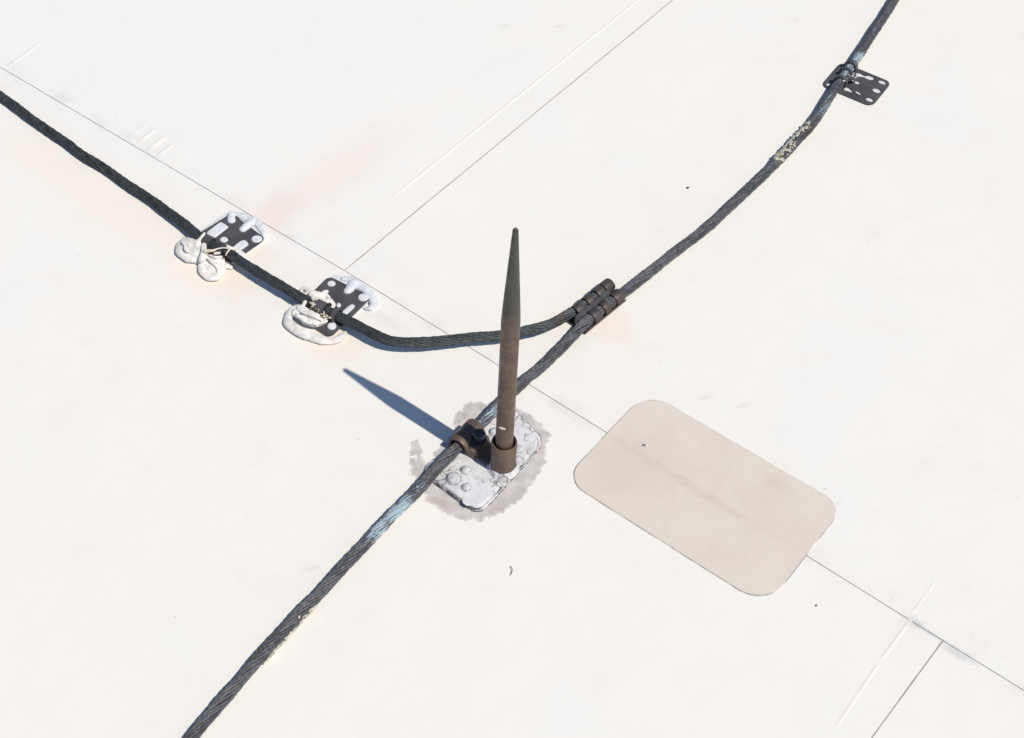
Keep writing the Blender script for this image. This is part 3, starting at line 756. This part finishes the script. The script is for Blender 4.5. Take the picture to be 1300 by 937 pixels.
# ------------------------------------------------------------------ the pointed rod, its socket, base plate and cable clamp
ZT = .0062                                                          # top of the base plate
foot = at(638.6, 592.5, ZT)
H = .2
while proj((foot[0]+.012*H/.32, foot[1], H))[1] > 289.5: H += .0005
dx = .0
while proj((foot[0]+dx, foot[1], H))[0] < 654.4: dx += .0002
tip = np.array([foot[0]+dx, foot[1], H]); axis = unit(tip-foot); HL = np.linalg.norm(tip-foot)
hz = .05
while proj(foot+axis*hz)[1] > 404: hz += .0005
rod = thing('lightning_rod', 'tall brown pointed lightning rod standing in a socket on a crusted white base', 'lightning rod', (foot[0], foot[1], 0))
R0 = .0083
pr = [(0, .004), (R0*.99, .004), (R0, .03), (R0*1.01, .08), (R0, .14), (R0*1.0, hz-.012), (R0*1.01, hz-.003), (R0*.985, hz+.002), (R0*.93, hz+.012)]
for t in np.linspace(.12, .97, 14): pr.append((R0*.93+(.0023-R0*.93)*t**1.02, hz+.012+(HL-hz-.012)*t))
pr += [(.0021, HL-.003), (.0015, HL-.0012), (.0008, HL-.0003), (0, HL)]
v, f = lathe(pr, foot, axis, 32); mesh_obj('spike', v, f, M_BRONZE, rod, angle=60)
hs = .02
while proj(foot+axis*hs)[1] > 560.5: hs += .0005
pr = [(.0122, -.001), (.0122, .001), (.0118, .003), (.0119, hs*.55), (.0122, hs-.002), (.0119, hs-.0006), (.0112, hs), (.0104, hs-.0004), (.0102, hs-.002), (.0102, hs-.016), (.0080, hs-.018)]
v, f = lathe(pr, foot, axis, 36); mesh_obj('socket', v, f, M_BRONZE, rod, angle=45)
pr = [(.0122, .0045), (.0132, .003), (.0140, .0012), (.0152, .0002), (.0156, -.0006)]
v, f = lathe(pr, foot, axis, 32)
v = [np.array(p)+.0007*np.array(noise.noise_vector(Vector((p[0]*200, p[1]*200, 0)))) for p in v]
mesh_obj('sealant_fillet', v, f, M_CRUST, rod)
mb = MB().ball(foot+axis*.068+np.array([-.003, -.0074, 0]), .0026, .75, 8, 6, 1.35, .35, -.3); mesh_obj('paint_fleck', mb.v, mb.f, M_STRING, rod)
mb = MB().ball(foot+axis*.0705+np.array([-.001, -.0074, 0]), .0026, .6, 8, 6, 1.3, .4, -.2); mesh_obj('rust_scab', mb.v, mb.f, M_CLIP, rod)
Zb = zz(480, 460, 4.2577)
# base plate: a sealant skirt and the crusted plate proper
cb = [at(*Zb(*p), .002) for p in ((700, 215), (905, 425), (545, 825), (215, 585))]
ctop = [at(*Zb(*p), .006) for p in ((705, 240), (886, 428), (540, 800), (236, 585))]
def crust_slab(cor, r, z0, z1, jit, name, lump, inset=.0016):
    o1 = rounded(cor, r, 10, jit, .0025); n = len(o1); c = np.mean(o1, axis=0)
    v = []; f = []
    K = 22
    rings = [(-.0004, z0), (0, z0+(z1-z0)*.6), (-inset*.6, z1-.0004)]+[(None, k/K) for k in range(K)]
    for d, z in rings:
        for p in o1:
            dv = p-c; L = np.linalg.norm(dv)
            if d is None:
                q = c+dv*(1-inset/L)*(1-z*.98)
                zz_ = z1+lump*(noise.noise(Vector((q[0]*90, q[1]*90, 5)))+.5*noise.noise(Vector((q[0]*260, q[1]*260, 8))))
                if z == 0: zz_ = min(zz_, z1+.0002)
            else: q = c+dv*(1+d/L); zz_ = z
            v.append((q[0], q[1], zz_))
    m = len(rings)
    for i in range(m-1):
        for k in range(n): f.append((i*n+k, i*n+(k+1) % n, (i+1)*n+(k+1) % n, (i+1)*n+k))
    f.append(tuple(range((m-1)*n, m*n)))
    if sum(o1[i-1][0]*o1[i][1]-o1[i][0]*o1[i-1][1] for i in range(n)) < 0: f = [q[::-1] for q in f]
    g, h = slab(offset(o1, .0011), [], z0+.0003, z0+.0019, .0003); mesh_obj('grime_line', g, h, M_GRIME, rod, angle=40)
    return mesh_obj(name, v, f, M_CRUST, rod, angle=55)
crust_slab(cb, [.014, .018, .012, .014], -.0008, .0026, .0007, 'sealant_skirt', .0002)
crust_slab(ctop, [.012, .016, .010, .012], .0012, ZT, .0005, 'base_plate', .00014, .0010)
Z6 = zz(530, 530, 6.9412)
stud = None
for (x, y, r) in ((425, 468, .0046), (318, 540, .0066), (428, 618, .0042), (893, 285, .0044), (893, 378, .0046), (680, 132, .0050), (640, 240, .0048)):
    p = at(*Z6(x, y), ZT)
    pr = [(1.0, -.25), (.98, .22), (.90, .50), (.68, .70), (.35, .80), (0, .82)]
    v, f = lathe([(a*r, b*r*.95) for a, b in pr], p, (0, 0, 1), 20)
    v = [np.array(q)+.0002*np.array(noise.noise_vector(Vector((q[0]*500, q[1]*500, 0)))) for q in v]
    mesh_obj('rivet', v, f, M_RIVET, rod, angle=60)
    v, f = lathe([(r*1.28, -.0004), (r*1.2, .0006), (r*.9, .0007), (0, .0007)], p, (0, 0, 1), 18)
    mesh_obj('grime_ring', [np.array(q)+.0004*np.array(noise.noise_vector(Vector((q[0]*400, q[1]*400, 0)))) for q in v], f, M_RING, rod)
# flaked paint lying loose on the plate
for (x, y, s, rot) in ((965, 255, .0055, .4), (990, 175, .006, .9), (745, 590, .005, .2), (440, 745, .006, -.7), (1000, 300, .0045, 1.2), (600, 560, .003, .3)):
    p = at(*Z6(x, y), ZT)
    o1 = [q+.0012*np.array(noise.noise_vector(Vector((q[0]*400, q[1]*400, 2))))[:2] for q in ellipse(p, s, s*.7, rot, 11)]
    v, f = slab(o1, [], ZT+.0003, ZT+.0011, .0002); mesh_obj('paint_flake', v, f, M_CRUST, rod, angle=40)
# grey smear of old adhesive round the base
def smear(pts, jit, K=14, fade=.5):
    """thin film, thickest inside and worn away towards its ragged outline"""
    Q = densify([at(*Zb(*p))[:2] for p in pts], .0008); c = np.mean(Q, axis=0)
    an = np.array([math.atan2(*(q-c)[::-1]) for q in Q]); rd = np.array([np.linalg.norm(q-c) for q in Q]); o_ = np.argsort(an)
    A_ = np.linspace(-math.pi, math.pi, 300, endpoint=False); D_ = np.interp(A_, an[o_], rd[o_], period=2*math.pi); P = []
    for a, d in zip(A_, D_):
        u = np.array([math.cos(a), math.sin(a)]); q = c+u*d
        P.append(q+u*jit*(noise.noise(Vector((q[0]*160, q[1]*160, 1)))+.6*noise.noise(Vector((q[0]*600, q[1]*600, 4)))))
    c = np.mean(P, axis=0); n = len(P); v = []; f = []; at_ = []
    for k in range(K+1):
        for p in P:
            q = c+(p-c)*(1-.97*k/K); v.append((q[0], q[1], swell(*q)+(.00035 if k > 1 else (.0001 if k else -.0002)))); at_.append(min(1, k/K/fade))
    for i in range(K):
        for k in range(n): f.append((i*n+k, i*n+(k+1) % n, (i+1)*n+(k+1) % n, (i+1)*n+k))
    f.append(tuple(range(K*n, K*n+n)))
    if sum(P[i-1][0]*P[i][1]-P[i][0]*P[i-1][1] for i in range(n)) < 0: f = [q[::-1] for q in f]
    mesh_obj('adhesive_residue', v, f, M_RES, rod, attr=at_)
R_ = [(465, 215), (540, 205), (640, 230), (740, 230), (835, 268), (908, 340), (948, 395), (920, 455), (915, 545), (860, 640), (812, 725), (752, 762), (705, 805),
      (640, 845), (560, 872), (470, 872), (385, 838), (305, 795), (238, 735), (230, 640), (300, 480), (400, 370), (430, 290)]
smear(R_, .0030, 24, .10)
for pts in ([(172, 420), (220, 412), (250, 480), (232, 530), (172, 505)], [(168, 520), (225, 495), (272, 520), (262, 605), (215, 650), (160, 615)], [(400, 300), (440, 250), (470, 270), (440, 330), (400, 360)]): smear(pts, .003, 8, .6)
# clamp: sheet hood over the cable, its tongue running to the socket, and the bolt
ic = int(np.argmin(np.linalg.norm(MP-at(592, 555, .0145), axis=1))); cc = MP[ic]; ct = unit((MP[ic+5]-MP[ic-5])*[1, 1, 0])
cx = np.array([ct[1], -ct[0], 0]); ds = (foot-cc)@cx; off_ = (foot-cc)@ct
hc = cc[2]
prof = [(-.0105, ZT-.001, .030), (-.0104, hc+.001, .030), (-.0088, hc+.0062, .030), (-.0050, hc+.0098, .030), (0, hc+.0110, .030), (.0050, hc+.0102, .030), (.0088, hc+.0072, .030),
        (.0112, hc+.0030, .029), (.0135, hc-.0005, .027), (.018, hc-.0028, .024), (.024, hc-.0040, .021), (.032, hc-.0050, .018), (ds-.008, ZT+.0045, .016), (ds, ZT+.0040, .014)]
v = []; f = []; n = len(prof)
for i, (s, z, wd) in enumerate(prof):
    a = np.array(prof[max(i-1, 0)][:2]); b = np.array(prof[min(i+1, n-1)][:2]); t = unit(b-a); nr = np.array([-t[1], t[0]])
    k = max(0, (s-.012)/(ds-.012)); k = min(1, k)
    for e in (0, -.0026):
        for wx in (-.5, -.46, 0, .46, .5):
            edge = .0006 if abs(wx) == .5 else 0
            p = cc*[1, 1, 0]+cx*(s+nr[0]*(e if e else -edge))+ct*(wx*wd+off_*k)+np.array([0, 0, z+nr[1]*(e if e else -edge)]); v.append(p)
for i in range(n-1):
    a, b = i*10, (i+1)*10
    for j in range(4): f += [(a+j, a+j+1, b+j+1, b+j), (a+5+j, b+5+j, b+6+j, a+6+j)]
    f += [(a, b, b+5, a+5), (a+4, a+9, b+9, b+4)]
f += [(0, 5, 6, 7, 8, 9, 4, 3, 2, 1), tuple((n-1)*10+q for q in (0, 1, 2, 3, 4, 9, 8, 7, 6, 5))]
clamp = mesh_obj('cable_clamp', v, f, M_BRONZE, rod, angle=50)
def lug(s0, s1, z0, z1, wd, dn):
    bm = bmesh.new(); vs = []
    for z in (z0, z1):
        for s_, w_ in ((s0, -.5), (s1, -.5), (s1, .5), (s0, .5)):
            k = (z-z0)/(z1-z0); p = cc*[1, 1, 0]+cx*(s_-(s1-s0)*.10*k*(1 if s_ == s1 else -.0))+ct*(wd*w_*(1-.06*k)+dn)+np.array([0, 0, z]); vs.append(bm.verts.new(p))
    for q in ((3, 2, 1, 0), (4, 5, 6, 7), (0, 1, 5, 4), (1, 2, 6, 5), (2, 3, 7, 6), (3, 0, 4, 7)): bm.faces.new([vs[i] for i in q])
    bmesh.ops.recalc_face_normals(bm, faces=bm.faces[:])
    bmesh.ops.bevel(bm, geom=bm.edges[:], offset=.0022, segments=3, affect='EDGES')
    bm.verts.index_update(); v = [tuple(q.co) for q in bm.verts]; f = [tuple(x.index for x in q.verts) for q in bm.faces]; bm.free()
    return mesh_obj('clamp_lug', v, f, M_BRONZE, rod, angle=50)
lug(.0060, .0215, ZT-.0006, hc+.0052, .0250, -.001)
ba = unit(cx*.12+np.array([0, 0, 1.]))
bp = cc*[1, 1, 0]+cx*.0128+ct*.002+np.array([0, 0, hc+.0080])
pr = [(.0048, -.014), (.0048, 0)]
v, f = lathe(pr, bp, ba, 16); mesh_obj('bolt_shank', v, f, M_BOLT, clamp, angle=40)
pr = [(0, 0), (.0064, 0), (.0066, .0006), (.0066, .0062), (.0058, .0072), (.003, .0076), (0, .0076)]
v, f = lathe(pr, bp-ba*.0015, ba, 6); mesh_obj('bolt_head', v, f, M_BOLT, clamp, angle=25)
pr = [(0, 0), (.0080, 0), (.0080, .0012), (0, .0012)]
v, f = lathe(pr, bp-ba*.0028, ba, 24); mesh_obj('washer', v, f, M_BOLT, clamp, angle=30)

# ------------------------------------------------------------------ specks lying on the roof
def speck(px, py, r, label):
    v, f = MB().ball((0, 0, 0), r, .6, 8, 5, 1.3, .9, .4).v, MB().ball((0, 0, 0), r, .6, 8, 5).f
    p = at(px, py); v = np.array(v)*(1+.0)+p+[0, 0, r*.4+.0003]
    o = mesh_obj('dirt_speck', v, f, M_BLACK, origin=p); o['label'] = label; o['category'] = 'speck'; return o
speck(873, 239, .0014, 'tiny black speck lying alone on the white roof left of the long cable')
speck(1036, 769, .0009, 'tiny dark speck on white roof below the right corner of the beige patch')
p0 = [at(648, 719, .0012), at(650, 722, .0020), at(650, 726, .0016), at(648, 730, .0010)]
P2, _ = catmull(p0, .0006); v, f = tube(P2, [.00032]*len(P2), 6)
o = mesh_obj('curled_fibre', v, f, M_CLIP, origin=at(649, 725)); o['label'] = 'short curled dark fibre on the white roof below the rod base'; o['category'] = 'fibre'
